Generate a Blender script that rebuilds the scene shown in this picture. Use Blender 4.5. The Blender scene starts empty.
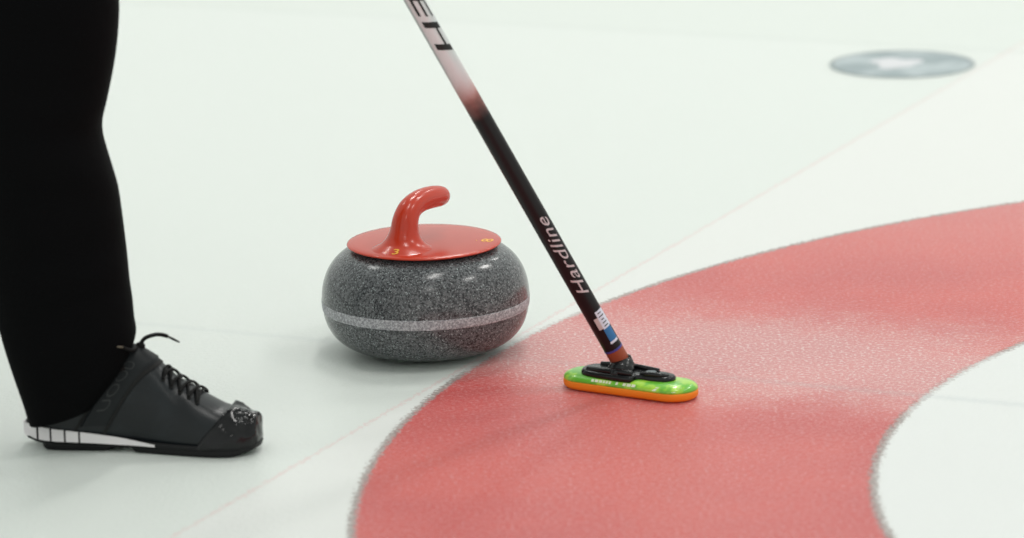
import bpy, bmesh, math, random
from mathutils import Vector, Matrix, noise
sc = bpy.context.scene
COL = sc.collection
PI = math.pi
R_ = math.radians

# ------------------------------------------------------------------ helpers
def mesh_obj(name, verts, faces, mat, parent=None, smooth=True, mats=None, mi=None):
    me = bpy.data.meshes.new(name)
    me.from_pydata([tuple(v) for v in verts], [], faces)
    me.update()
    bm = bmesh.new(); bm.from_mesh(me)
    bmesh.ops.recalc_face_normals(bm, faces=bm.faces)
    bm.to_mesh(me); bm.free()
    o = bpy.data.objects.new(name, me); COL.objects.link(o)
    for m in ([mat] if mats is None else mats): me.materials.append(m)
    for i, p in enumerate(me.polygons):
        p.use_smooth = smooth
        if mi: p.material_index = mi[i]
    if parent: o.parent = parent
    return o

def empty(name, label, cat, loc=(0, 0, 0), rz=0, group=None):
    o = bpy.data.objects.new(name, None); COL.objects.link(o)
    o.location = loc; o.rotation_euler = (0, 0, rz); o.empty_display_size = .05
    o['label'] = label; o['category'] = cat
    if group: o['group'] = group
    return o

class MB:
    def __init__(s): s.v = []; s.f = []
    def add(s, v, f):
        b = len(s.v); s.v += [Vector(q) for q in v]; s.f += [tuple(b + i for i in q) for q in f]; return s
    def build(s, name, mat, parent=None, smooth=True): return mesh_obj(name, s.v, s.f, mat, parent, smooth)

def lathe(profile, n=96, cap=True):
    v, f = [], []
    m = len(profile)
    for r, z in profile:
        for k in range(n):
            a = 2 * PI * k / n; v.append((r * math.cos(a), r * math.sin(a), z))
    for i in range(m - 1):
        for k in range(n):
            k2 = (k + 1) % n; f.append((i * n + k, i * n + k2, (i + 1) * n + k2, (i + 1) * n + k))
    if cap:
        f.append(tuple(range(n))); f.append(tuple((m - 1) * n + k for k in range(n)))
    return v, f

def crom(P, per=8):
    P = [Vector(p) for p in P]; out = []
    Q = [P[0] * 2 - P[1]] + P + [P[-1] * 2 - P[-2]]
    for i in range(1, len(Q) - 2):
        for k in range(per):
            t = k / per; a, b, c, d = Q[i - 1], Q[i], Q[i + 1], Q[i + 2]
            out.append(.5 * ((2 * b) + (c - a) * t + (2 * a - 5 * b + 4 * c - d) * t * t + (3 * b - a - 3 * c + d) * t ** 3))
    out.append(P[-1]); return out

def tube(P, R, n=16, caps=True, flat=1.0, up=None):
    """tube along P (list of Vector), radii R, optional flattening along its second axis"""
    v, f = [], []
    P = [Vector(p) for p in P]
    T = []
    for i in range(len(P)):
        t = P[min(i + 1, len(P) - 1)] - P[max(i - 1, 0)]; T.append(t.normalized())
    ref = Vector(up) if up else (Vector((0, 0, 1)) if abs(T[0].z) < .9 else Vector((1, 0, 0)))
    N = (ref - T[0] * ref.dot(T[0])).normalized()
    for i, p in enumerate(P):
        N = (N - T[i] * N.dot(T[i])).normalized(); B = T[i].cross(N)
        r = R[i] if isinstance(R, (list, tuple)) else R
        for k in range(n):
            a = 2 * PI * k / n; v.append(p + B * math.cos(a) * r + N * math.sin(a) * r * flat)
    for i in range(len(P) - 1):
        for k in range(n):
            k2 = (k + 1) % n; f.append((i * n + k, i * n + k2, (i + 1) * n + k2, (i + 1) * n + k))
    if caps: f.append(tuple(range(n))); f.append(tuple((len(P) - 1) * n + k for k in range(n)))
    return v, f

def lerp(a, b, t): return a + (b - a) * t
def interp(xs, ys, x):
    if x <= xs[0]: return ys[0]
    for i in range(len(xs) - 1):
        if x <= xs[i + 1]:
            t = (x - xs[i]) / (xs[i + 1] - xs[i]); return lerp(ys[i], ys[i + 1], t)
    return ys[-1]
def sinterp(xs, ys, x):          # smooth (catmull) interpolation
    if x <= xs[0]: return ys[0]
    if x >= xs[-1]: return ys[-1]
    for i in range(len(xs) - 1):
        if x <= xs[i + 1]:
            h = xs[i + 1] - xs[i]; t = (x - xs[i]) / h
            m0 = (ys[i + 1] - ys[i - 1]) / (xs[i + 1] - xs[i - 1]) if i > 0 else (ys[i + 1] - ys[i]) / h
            m1 = (ys[i + 2] - ys[i]) / (xs[i + 2] - xs[i]) if i + 2 < len(xs) else (ys[i + 1] - ys[i]) / h
            t2, t3 = t * t, t * t * t
            return (2*t3-3*t2+1)*ys[i] + (t3-2*t2+t)*h*m0 + (-2*t3+3*t2)*ys[i+1] + (t3-t2)*h*m1

# ------------------------------------------------------------------ materials
def mat(name, color, rough=.5, metal=0., spec=.5, coat=0., coat_rough=.05, bump=None, sheen=0., sss=0.):
    m = bpy.data.materials.new(name); m.use_nodes = True
    b = m.node_tree.nodes['Principled BSDF']
    b.inputs['Base Color'].default_value = (*color, 1)
    b.inputs['Roughness'].default_value = rough; b.inputs['Metallic'].default_value = metal
    b.inputs['Specular IOR Level'].default_value = spec
    b.inputs['Coat Weight'].default_value = coat; b.inputs['Coat Roughness'].default_value = coat_rough
    b.inputs['Sheen Weight'].default_value = sheen
    if bump:
        nt = m.node_tree; tc = nt.nodes.new('ShaderNodeTexCoord'); nz = nt.nodes.new('ShaderNodeTexNoise')
        nz.inputs['Scale'].default_value = bump[0]; nz.inputs['Detail'].default_value = 4
        bp = nt.nodes.new('ShaderNodeBump'); bp.inputs['Strength'].default_value = bump[1]; bp.inputs['Distance'].default_value = bump[2]
        nt.links.new(tc.outputs['Object'], nz.inputs['Vector']); nt.links.new(nz.outputs['Fac'], bp.inputs['Height'])
        nt.links.new(bp.outputs['Normal'], b.inputs['Normal'])
    return m

class NT:
    def __init__(s, name):
        s.m = bpy.data.materials.new(name); s.m.use_nodes = True; s.t = s.m.node_tree
        s.b = s.t.nodes['Principled BSDF']
    def n(s, typ, **k):
        o = s.t.nodes.new(typ)
        for a, v in k.items(): setattr(o, a, v)
        return o
    def l(s, a, b): s.t.links.new(a, b)
    def val(s, x, sock):
        if hasattr(x, 'links'): s.l(x, sock)
        else: sock.default_value = x
    def math(s, op, a, b=0., c=None, clamp=False):
        o = s.n('ShaderNodeMath', operation=op, use_clamp=clamp); s.val(a, o.inputs[0]); s.val(b, o.inputs[1])
        if c is not None: s.val(c, o.inputs[2])
        return o.outputs[0]
    def mrange(s, v, a, b, c=0., d=1., smooth=True):
        o = s.n('ShaderNodeMapRange'); o.interpolation_type = 'SMOOTHSTEP' if smooth else 'LINEAR'
        s.val(v, o.inputs[0])
        for i, q in enumerate((a, b, c, d)): s.val(q, o.inputs[i + 1])
        return o.outputs[0]
    def mix(s, f, a, b):
        o = s.n('ShaderNodeMix', data_type='RGBA'); s.val(f, o.inputs[0])
        for x, i in ((a, 6), (b, 7)):
            if hasattr(x, 'links'): s.l(x, o.inputs[i])
            else: o.inputs[i].default_value = (*x, 1)
        return o.outputs[2]
    def noise(s, vec, scale, detail=2, rough=.5):
        o = s.n('ShaderNodeTexNoise'); s.l(vec, o.inputs['Vector']); o.inputs['Scale'].default_value = scale
        o.inputs['Detail'].default_value = detail; o.inputs['Roughness'].default_value = rough
        return o.outputs['Fac']

# ------------------------------------------------------------------ camera
F_PX, PITCH, ROLL, CAM_H = 4090.236, 0.237068, 0.0249873, 1.439756
f0 = Vector((0, math.cos(PITCH), -math.sin(PITCH))); u0 = Vector((0, math.sin(PITCH), math.cos(PITCH))); r0 = Vector((1, 0, 0))
right = r0 * math.cos(ROLL) - u0 * math.sin(ROLL); upv = r0 * math.sin(ROLL) + u0 * math.cos(ROLL)
cam = bpy.data.objects.new('camera', bpy.data.cameras.new('camera')); COL.objects.link(cam)
cam.matrix_world = Matrix(((right.x, upv.x, -f0.x, 0), (right.y, upv.y, -f0.y, 0), (right.z, upv.z, -f0.z, CAM_H), (0, 0, 0, 1)))
cam.data.sensor_width = 36; cam.data.lens = F_PX / 1024 * 36
cam.data.clip_start = .05; cam.data.clip_end = 200
cam.data.dof.use_dof = True; cam.data.dof.focus_distance = 5.62; cam.data.dof.aperture_fstop = 4.0
sc.camera = cam
CAM = Vector((0, 0, CAM_H))
def ray(px, py): return (f0 + right * ((px - 512) / F_PX) + upv * (-(py - 269) / F_PX))
def onz(px, py, z=0.):
    d = ray(px, py); return CAM + d * ((z - CAM_H) / d.z)
def ony(px, py, Y):
    d = ray(px, py); return CAM + d * (Y / d.y)

# ------------------------------------------------------------------ the ice
HC = (1.642, 4.685)                       # centre of the house
LN = (0.90904982, -0.41668744)            # along the centre line, away from the back line
LV = (0.41668744, 0.90904982)             # along the back line
t = NT('curling_ice')
geo = t.n('ShaderNodeNewGeometry'); pos = geo.outputs['Position']
rel = t.n('ShaderNodeVectorMath', operation='SUBTRACT'); t.l(pos, rel.inputs[0]); rel.inputs[1].default_value = (*HC, 0)
# pebble distortion of what lies under the surface
wn = t.n('ShaderNodeTexNoise'); t.l(pos, wn.inputs['Vector']); wn.inputs['Scale'].default_value = 170; wn.inputs['Detail'].default_value = 2
wc = t.n('ShaderNodeVectorMath', operation='SUBTRACT'); t.l(wn.outputs['Color'], wc.inputs[0]); wc.inputs[1].default_value = (.5, .5, .5)
wsn = t.n('ShaderNodeVectorMath', operation='SCALE'); t.l(wc.outputs[0], wsn.inputs[0]); wsn.inputs['Scale'].default_value = .025
rel2 = t.n('ShaderNodeVectorMath', operation='ADD'); t.l(rel.outputs[0], rel2.inputs[0]); t.l(wsn.outputs[0], rel2.inputs[1])
fl = t.n('ShaderNodeVectorMath', operation='MULTIPLY'); t.l(rel2.outputs[0], fl.inputs[0]); fl.inputs[1].default_value = (1, 1, 0)
ln = t.n('ShaderNodeVectorMath', operation='LENGTH'); t.l(fl.outputs[0], ln.inputs[0]); rad = ln.outputs['Value']
def dot(v):
    o = t.n('ShaderNodeVectorMath', operation='DOT_PRODUCT'); t.l(fl.outputs[0], o.inputs[0]); o.inputs[1].default_value = (v[0], v[1], 0); return o.outputs['Value']
along, across = dot(LN), dot(LV)
E_ = .006
def band(v, a, b, e=E_): return t.math('MULTIPLY', t.mrange(v, a - e, a + e), t.mrange(v, b - e, b + e, 1., 0.))
big = t.noise(pos, 3.2, 3); mid = t.noise(pos, 26, 3); fine = t.noise(pos, 190, 4, .72); fine2 = t.noise(pos, 260, 3, .7)
WHITE_IN = (.755, .77, .76); WHITE_OUT = (.725, .76, .73); WHITE_FIELD = (.765, .775, .755)
behind = t.mrange(along, -1.858, -1.840)                        # 0 behind the back line
col = t.mix(behind, WHITE_OUT, WHITE_FIELD)
col = t.mix(t.mrange(rad, 1.209, 1.213, 1., 0.), col, WHITE_IN)
col = t.mix(t.math('MULTIPLY', t.mrange(across, 2.37, 2.40), .14), col, (.60, .66, .60))       # next sheet
col = t.mix(t.math('MULTIPLY', band(across, 2.355, 2.385), .16), col, (.45, .50, .46))         # side line
col = t.mix(t.math('MULTIPLY', band(along, -1.8535, -1.8485, .002), .30), col, (.75, .36, .36))  # back line
red = t.mix(t.mrange(big, .3, .7), (.54, .056, .054), (.62, .082, .070))
ring = band(rad, 1.214, 1.838, .004)
# whiter, flecked strip along the centre line
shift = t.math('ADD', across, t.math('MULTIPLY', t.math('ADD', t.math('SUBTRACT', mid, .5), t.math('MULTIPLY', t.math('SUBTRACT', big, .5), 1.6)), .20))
pale_strip = t.math('MULTIPLY', t.mrange(shift, -.22, .05), t.mrange(shift, .16, .46, 1., 0.))
pale_strip_r = t.math('MULTIPLY', pale_strip, t.mrange(along, -2.1, -1.6, .9, 1.))
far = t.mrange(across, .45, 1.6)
whitening = t.math('ADD', .05, t.math('MULTIPLY', pale_strip_r, .24)); whitening = t.math('ADD', whitening, t.math('MULTIPLY', far, .16))
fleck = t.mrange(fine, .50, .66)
whitening = t.math('ADD', whitening, t.math('MULTIPLY', fleck, t.math('ADD', .30, t.math('MULTIPLY', pale_strip, .34))))
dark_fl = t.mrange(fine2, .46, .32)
redf = t.mix(whitening, red, (.80, .74, .73))
redf = t.mix(t.math('MULTIPLY', dark_fl, .40), redf, (.42, .14, .15))
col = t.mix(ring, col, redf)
edge = t.math('ADD', t.math('MULTIPLY', band(rad, 1.2065, 1.2180, .003), t.mrange(pale_strip, .1, .9, 1., .45)), t.math('MULTIPLY', band(rad, 1.8365, 1.8455, .003), t.mrange(pale_strip, .1, .9, 1., .35)), clamp=True)
col = t.mix(t.math('MULTIPLY', edge, .78), col, t.mix(t.mrange(fine, .45, .6), (.17, .13, .12), (.46, .38, .36)))
cl = band(across, -.008, .008, .012)
cl = t.math('MULTIPLY', cl, t.mrange(along, -1.9, -1.2, .12, .20))
col = t.mix(cl, col, (.36, .42, .45))
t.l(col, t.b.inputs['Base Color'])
t.b.inputs['Roughness'].default_value = .30
t.b.inputs['IOR'].default_value = 1.31
t.b.inputs['Subsurface Weight'].default_value = .55; t.b.inputs['Subsurface Radius'].default_value = (1, 1, 1); t.b.inputs['Subsurface Scale'].default_value = .035
hgt = t.math('ADD', fine, t.math('MULTIPLY', t.noise(pos, 120, 2), .8))
bp = t.n('ShaderNodeBump'); t.l(hgt, bp.inputs['Height']); bp.inputs['Strength'].default_value = .55; bp.inputs['Distance'].default_value = .0022
t.l(bp.outputs['Normal'], t.b.inputs['Normal'])
ICE = t.m
mb = MB(); S = 22
mb.add([(-S, -6, 0), (S, -6, 0), (S, 38, 0), (-S, 38, 0), (-S, -6, -.05), (S, -6, -.05), (S, 38, -.05), (-S, 38, -.05)],
       [(0, 1, 2, 3), (7, 6, 5, 4), (0, 4, 5, 1), (1, 5, 6, 2), (2, 6, 7, 3), (3, 7, 4, 0)])
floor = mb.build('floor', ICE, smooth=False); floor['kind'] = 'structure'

BOARD = mat('board_white', (.78, .79, .78), .4)
for nm, (xa, xb, ya, yb) in (('wall_left', (-S, -S + .1, -6, 38)), ('wall_right', (S - .1, S, -6, 38)), ('wall_back', (-S + .1, S - .1, 37.9, 38))):
    mb = MB(); mb.add([(x, y, z) for z in (0, 1.12) for x, y in ((xa, ya), (xb, ya), (xb, yb), (xa, yb))], [(3, 2, 1, 0), (4, 5, 6, 7), (0, 1, 5, 4), (1, 2, 6, 5), (2, 3, 7, 6), (3, 0, 4, 7)])
    mb.build(nm, BOARD, smooth=False)['kind'] = 'structure'

# ------------------------------------------------------------------ grey marker disc at the far right
def marker():
    c = onz(902, 64.5); RX = .129
    m = NT('marker_grey')
    tc = m.n('ShaderNodeTexCoord').outputs['Object']
    nz = m.noise(tc, 9, 3); cc = m.mix(m.mrange(nz, .42, .60), (.27, .33, .35), (.42, .48, .50))
    m.l(cc, m.b.inputs['Base Color']); m.b.inputs['Roughness'].default_value = .45
    e = empty('ice_marker', 'round flat grey disc with pale centre, set in the ice far behind', 'marker', (c.x, c.y, 0))
    v, f = lathe([(RX - .006, .0002), (RX, .0008), (RX, .0016), (RX - .004, .0022), (RX - .03, .0032)], 72)
    mesh_obj('disc', v, f, m.m, e)
    v, f = lathe([(RX + .001, .0002), (RX + .006, .0006), (RX + .006, .0016), (RX + .001, .0020)], 72, cap=False)
    mesh_obj('rim', v, f, mat('marker_rim', (.36, .41, .42), .5), e)
    # pale irregular blob: a reflection painted onto the disc
    random.seed(4); vs = [(-.005, 0, .0037)]; n = 40
    for k in range(n):
        a = 2 * PI * k / n; r = .80 + .13 * math.sin(3 * a + 1) + .10 * math.sin(5 * a)
        vs.append((-.012 + .055 * r * math.cos(a), .062 * r * math.sin(a), .0036))
    mesh_obj('painted_glare', vs, [(0, 1 + k, 1 + (k + 1) % n) for k in range(n)], mat('marker_glare', (.66, .66, .69), .4), e)
marker()

# ------------------------------------------------------------------ curling stone
_c = onz(424, 241.0, .153); SX, SY = _c.x, _c.y; DZ = .0348; SG = 1.009; SZ = 1.036
def stone():
    e = empty('curling_stone', 'grey speckled granite curling stone with red handle, sitting on the ice', 'curling stone', (SX, SY, 0))
    def gran(name, striking):
        g = NT(name); tc = g.n('ShaderNodeTexCoord').outputs['Object']
        a = g.noise(tc, 330, 3, .72); b = g.noise(tc, 110, 2, .6); c = g.noise(tc, 420, 2, .7)
        if striking:
            col = g.mix(g.mrange(a, .42, .62), (.26, .26, .28), (.58, .58, .61)); col = g.mix(g.math('MULTIPLY', g.mrange(c, .62, .72), .7), col, (.8, .8, .82))
        else:
            col = g.mix(g.mrange(a, .38, .62), (.022, .024, .027), (.150, .155, .163))
            col = g.mix(g.math('MULTIPLY', g.mrange(b, .54, .68), .25), col, (.27, .28, .29))
            col = g.mix(g.math('MULTIPLY', g.mrange(c, .59, .67), .70), col, (.50, .56, .57))
            v = g.n('ShaderNodeTexVoronoi'); g.l(tc, v.inputs['Vector']); v.inputs['Scale'].default_value = 190
            col = g.mix(g.math('MULTIPLY', g.mrange(v.outputs['Distance'], .13, .07), .75), col, (.025, .027, .03))
        g.l(col, g.b.inputs['Base Color'])
        g.b.inputs['Roughness'].default_value = .55 if striking else .20; g.b.inputs['Specular IOR Level'].default_value = .30
        if not striking:
            g.b.inputs['Coat Weight'].default_value = .12; g.b.inputs['Coat Roughness'].default_value = .10
        return g.m
    prof = [(.056, .006), (.0605, .001), (.0635, 0), (.070, .0003), (.078, .0016), (.093, .0048), (.107, .0100), (.1190, .0172),
            (.1285, .0262), (.1355, .0372), (.1397, .0490), (.1410, .0560)]
    belly = [(.1410, .0560), (.1424, .0630), (.1428, .0700), (.1425, .0780)]
    upper = [(.1425, .0780), (.1414, .0880), (.1390, .0980), (.1350, .1085), (.1290, .1185), (.1215, .1270), (.1120, .1345), (.1010, .1395), (.0900, .1425), (.080, .1435), (.03, .1435)]
    sub = lambda P, k=4: [(q.x * SG, q.y * SZ) for q in crom([Vector((a, b, 0)) for a, b in P], k)]
    v, f = lathe(sub(prof) + [], 144); g1 = gran('granite', False)
    # one continuous polished body: lower, belly, upper
    v, f = lathe(sub(prof + belly[1:-1] + upper), 144)
    body = mesh_obj('granite_body', v, f, g1, e)
    # matt striking band standing a hair proud of the polish
    full = sub(prof + belly[1:-1] + upper, 8)
    bp_ = [(r + .0003, z) for r, z in full if .0610 <= z <= .0755 and r > .13]
    bp_ = [(bp_[0][0] - .0008, bp_[0][1] - .0004)] + bp_ + [(bp_[-1][0] - .0008, bp_[-1][1] + .0004)]
    n = 144; v, f = lathe(bp_, n, cap=False)
    sb = mesh_obj('striking_band', v, f, gran('striking_granite', True), body); sb['label'] = 'pale matt band round the belly of the stone'
    # red plastic cover
    redp = mat('red_plastic', (.53, .036, .011), .24, spec=.45, coat=.12, coat_rough=.10)
    dk = mat('dark_rubber', (.02, .02, .022), .6)
    dr = .1070
    v, f = lathe([(.088, .1465), (.094, .1455), (.0985, .1480), (.0985, .1505), (.05, .1505)], 96); mesh_obj('gasket', v, f, dk, e)
    P = [(a_, z_ + DZ) for a_, z_ in ((.02, .1158), (dr - .006, .1152), (dr - .001, .1156), (dr, .1166), (dr - .0006, .1177), (dr - .003, .1186), (.095, .1194), (.07, .1208), (.04, .1216), (.012, .1219))]
    v, f = lathe(P, 128)
    cover = mesh_obj('cover', v, f, redp, e); cover['label'] = 'round red plastic cover with yellow numbers'
    # gooseneck handle, azimuth 60 deg
    az = R_(60); U = Vector((math.cos(az), math.sin(az), 0))
    W = Vector((-math.sin(az), math.cos(az), 0))
    cl = [(-.0530, .1195), (-.0530, .1225), (-.0528, .1262), (-.0524, .1310), (-.0516, .1380), (-.0502, .1460), (-.0482, .1560), (-.0440, .1640), (-.0360, .1715), (-.0240, .1762), (-.0080, .1785), (.0090, .1785), (.0260, .1772), (.0400, .1752), (.0470, .1742)]
    rr = [.0520, .0410, .0335, .0278, .0230, .0202, .0186, .0176, .0168, .0162, .0160, .0160, .0158, .0152, .0142]
    pts = crom([U * a + Vector((0, 0, z + DZ - .0018)) for a, z in cl], 6)
    rs = [q.x for q in crom([Vector((r, 0, 0)) for r in rr], 6)]
    # rounded grip end
    d = (pts[-1] - pts[-3]).normalized(); r0_ = rs[-1]; p0 = pts[-1].copy()
    for k in range(1, 8):
        a = k / 7 * PI / 2 * .985; pts.append(p0 + d * r0_ * .85 * math.sin(a)); rs.append(max(r0_ * math.cos(a), .0004))
    # frames: sideways axis W kept, so the flare can be stretched along the cover
    v, f = [], []; n = 40
    for i, p in enumerate(pts):
        T = (pts[min(i + 1, len(pts) - 1)] - pts[max(i - 1, 0)]).normalized()
        if i < 3: T = Vector((0, 0, 1))
        N = W.cross(T).normalized() * -1
        for k in range(n):
            a = 2 * PI * k / n
            q = p + W * math.cos(a) * rs[i] * (1.0 if i > 26 else lerp(1.05, 1.0, i / 26)) + N * math.sin(a) * rs[i] * .98
            v.append(q)
    for i in range(len(pts) - 1):
        for k in range(n):
            k2 = (k + 1) % n; f.append((i * n + k, i * n + k2, (i + 1) * n + k2, (i + 1) * n + k))
    f.append(tuple((len(pts) - 1) * n + k for k in range(n)))
    h = mesh_obj('handle', v, f, redp, e); h['label'] = 'red gooseneck handle'
    # yellow numbers on the cover
    from mathutils.bvhtree import BVHTree
    bv = BVHTree.FromPolygons([q.co.copy() for q in cover.data.vertices] + [q.co.copy() for q in h.data.vertices], [tuple(p.vertices) for p in cover.data.polygons] + [tuple(i + len(cover.data.vertices) for i in p.vertices) for p in h.data.polygons])
    yel = mat('yellow_print', (.85, .42, .03), .45)
    def surf_z(x, y):
        r = math.hypot(x, y); return interp([0, .04, .07, .095, .1048, .1078], [.1219, .1216, .1208, .1194, .1184, .1170], r) + .0003 + DZ
    for ch, px, py, size, rot, shear in (('3', 394.5, 252.0, .0165, R_(3), .25), ('8', 488.0, 240.2, .0145, R_(75), 0), ('.', 386, 251.5, .010, 0, 0), ('.', 476.5, 239.4, .012, 0, 0)):
        g = onz(px, py, .153)
        cu = bpy.data.curves.new('n', 'FONT'); cu.body = ch; cu.size = size; cu.align_x = 'CENTER'; cu.align_y = 'CENTER'; cu.shear = shear; cu.offset = .0002
        cu.resolution_u = 6
        to = bpy.data.objects.new('n', cu); COL.objects.link(to)
        me = bpy.data.meshes.new_from_object(to.evaluated_get(bpy.context.evaluated_depsgraph_get()))
        bpy.data.objects.remove(to)
        vs = []
        for q in me.vertices:
            x = q.co.x * {'3': 1.35, '8': 2.6, '.': 1}[ch]; y = q.co.y * (3.0 if ch == '3' else (1.8 if ch == '.' else 1.6))
            if ch == '3': y = q.co.y * 2.6
            x, y = x * math.cos(rot) - y * math.sin(rot), x * math.sin(rot) + y * math.cos(rot)
            x += g.x - SX; y += g.y - SY; z = surf_z(x, y)
            co_ = CAM - Vector((SX, SY, 0)); hit = bv.ray_cast(co_, (Vector((x, y, .153)) - co_).normalized())[0]
            hit = hit + (co_ - hit).normalized() * .0006 if hit else Vector((x, y, z))
            vs.append(tuple(hit))
        fs = [tuple(p.vertices) for p in me.polygons]
        mesh_obj('number', vs, fs, yel, cover, smooth=False)
    return e
stone()

# ------------------------------------------------------------------ broom
BY0 = 5.262
def broom():
    a0 = onz(566, 385); 
    hc = onz(630.5, 383.5, .011)                       # centre of the head
    L = Vector((.85, -.53, 0)).normalized(); yaw = math.atan2(L.y, L.x)
    e = empty('curling_broom', 'curling broom with slanting shaft, its green and orange pad on the red ring', 'curling broom', (hc.x, hc.y, 0), yaw)
    HL, HW = .0985, .033
    def capsule_outline(hl, hw, n=16, pw=1.0):
        o = []
        for k in range(n + 1):
            a = -PI / 2 + PI * k / n; o.append((hl - hw * pw + hw * pw * math.cos(a), hw * math.sin(a)))
        for k in range(n + 1):
            a = PI / 2 + PI * k / n; o.append((-hl + hw * pw + hw * pw * math.cos(a), hw * math.sin(a)))
        return o
    def stack(levels, outline_f, name, m, parent, top_cap=True):
        v, f = [], []
        for ins, z, arch in levels:
            for (x, y) in outline_f(ins): v.append((x, y, z - arch * (1 - (x / HL) ** 2)))
        n = len(outline_f(0))
        for i in range(len(levels) - 1):
            for k in range(n):
                k2 = (k + 1) % n; f.append((i * n + k, i * n + k2, (i + 1) * n + k2, (i + 1) * n + k))
        f.append(tuple(range(n))); f.append(tuple((len(levels) - 1) * n + k for k in range(n)))
        return mesh_obj(name, v, f, m, parent)
    orange = mat('orange_fabric', (.95, .27, .008), .6, bump=(900, .3, .0006))
    green = NT('green_cover'); tc = green.n('ShaderNodeTexCoord').outputs['Object']
    gc = green.mix(green.mrange(green.noise(tc, 55, 3), .42, .60), (.14, .50, .03), (.40, .72, .05))
    green.l(gc, green.b.inputs['Base Color']); green.b.inputs['Roughness'].default_value = .28; green.b.inputs['Coat Weight'].default_value = .4
    ol = lambda ins: capsule_outline(HL - ins, HW - ins)
    pad = stack([(.009, .001, 0), (.004, .0011, 0), (.0012, .0032, 0), (0, .0060, 0), (0, .0105, 0), (.0006, .0128, 0)], ol, 'pad', orange, e); pad['label'] = 'orange underside of the sweeping pad'
    body = stack([(.0006, .0126, 0), (.0002, .0138, 0), (.0008, .0160, 0), (.0030, .0185, 0), (.0070, .0208, 0), (.012, .0222, 0), (.020, .0228, 0)], ol, 'pad_cover', green.m, e); body['label'] = 'glossy green top of the sweeping pad'
    # black plate
    blk = mat('black_plastic', (.006, .006, .007), .25, spec=.35, coat=.08, bump=(60, .25, .001))
    def pol(ins):                                     # wide block at the far end of the pad, narrower lobe beyond the hinge
        P = [(-.068, -.012), (-.060, -.0235), (-.040, -.0275), (-.010, -.0290), (.012, -.0290), (.017, -.0250), (.021, -.0150), (.040, -.0150), (.058, -.0120), (.066, -.002),
             (.064, .010), (.052, .017), (.025, .019), (-.010, .021), (-.045, .020), (-.062, .014), (-.069, .003)]
        Q = crom([Vector((x * (1 - ins / .066), y * (1 - ins / .024), 0)) for x, y in P + P[:1]], 4)[:-1]
        return [(q.x, q.y) for q in Q]
    plate = stack([(.0008, .0200, 0), (0, .0225, 0), (0, .0255, 0), (.0015, .0280, 0), (.0045, .0290, 0)], pol, 'head_plate', blk, e)
    for P_, r_ in (([(-.055, -.017, .0285), (-.03, -.021, .0305), (0, -.022, .0315), (.014, -.020, .0305)], .0042),
                   ([(-.052, .013, .0285), (-.02, .016, .0310), (.012, .016, .0300), (.035, .0145, .0290)], .0036),
                   ([(.022, -.009, .0285), (.036, -.0105, .0305), (.050, -.0085, .0300), (.058, 0, .0285)], .0034)):
        rb = MB(); rb.add(*tube(crom(P_, 6), r_, 10)); rb.build('rail', blk, plate)
    rb = MB(); rb.add(*tube([Vector((.030, .003, .0285)), Vector((.030, .003, .0305)), Vector((.030, .003, .0312))], [.0075, .0075, .0055], 20)); o = rb.build('latch', mat('latch_grey', (.10, .12, .13), .2), plate)
    # shaft in world coordinates brought into the head's frame
    inv = Matrix.Translation((hc.x, hc.y, 0)) @ Matrix.Rotation(yaw, 4, 'Z'); inv = inv.inverted()
    b0 = ony(621.5, 362.5, BY0); t0 = ony(414.5, 0, BY0 - .085)
    D = (t0 - b0).normalized(); LEN = 1.14
    # the neck: a block under the shaft, hinge and socket
    nb = inv @ b0; nd = (inv.to_3x3() @ D).normalized()
    nk = MB()
    nk.add(*tube(crom([Vector((nb.x + .004, -.004, .024)), Vector((nb.x + .003, lerp(-.004, nb.y, .5), .030)), nb - nd * .004, nb + nd * .0005], 5), [.0190] * 5 + [.0172] * 5 + [.0150] * 6, 24, flat=.9))
    nk.build('socket', blk, e)
    mb = MB(); mb.add(*tube([Vector((nb.x + .006, -.0265, .0285)), Vector((nb.x + .006, .0210, .0285))], [.0060, .0060], 20)); mb.build('hinge_pin', blk, e)
    mb = MB(); mb.add(*tube([nb - nd * .001, nb + nd * .004], [.0148, .0142], 32))
    lug = nb + nd * .004; sd = (inv.to_3x3() @ right).normalized()
    mb.add(*tube([lug + sd * .0125, lug + sd * .0155 + nd * .008], [.0035, .0025], 10)); mb.build('collar', blk, e)
    RS = .0127
    SH = Matrix.Identity(4)
    # shaft-aligned frame: s along D; lateral A = toward image right; B = towards camera
    A = (right - D * right.dot(D)).normalized(); B = A.cross(D).normalized()
    if B.dot(CAM - b0) < 0: B = -B
    def sp(s, th, off=0.):                                              # th: 0 faces camera, + = image right
        return inv @ (b0 + D * s + (B * math.cos(th) + A * math.sin(th)) * (RS + off))
    m = NT('shaft_paint'); at = m.n('ShaderNodeAttribute'); at.attribute_name = 's'
    s = at.outputs['Fac']; tcn = m.n('ShaderNodeTexCoord').outputs['Object']
    sj = m.math('ADD', s, m.math('MULTIPLY', m.math('SUBTRACT', m.noise(tcn, 45, 2), .5), .025))
    c = m.mix(m.mrange(sj, .395, .440), (.009, .007, .008), (.46, .19, .17))
    c = m.mix(m.mrange(sj, .420, .475), c, (.72, .58, .60))
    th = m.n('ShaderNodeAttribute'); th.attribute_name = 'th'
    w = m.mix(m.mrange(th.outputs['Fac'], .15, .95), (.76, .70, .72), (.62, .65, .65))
    w = m.mix(m.mrange(th.outputs['Fac'], -1.1, -.5, 1., 0.), w, (.38, .42, .42))  # grey shading of the left edge, painted into the shaft colour
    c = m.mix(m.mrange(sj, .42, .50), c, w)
    c = m.mix(m.mrange(s, .0228, .0232, 1., 0.), c, (.34, .075, .035))
    m.l(c, m.b.inputs['Base Color']); m.b.inputs['Roughness'].default_value = .36; m.b.inputs['Specular IOR Level'].default_value = .28
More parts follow.
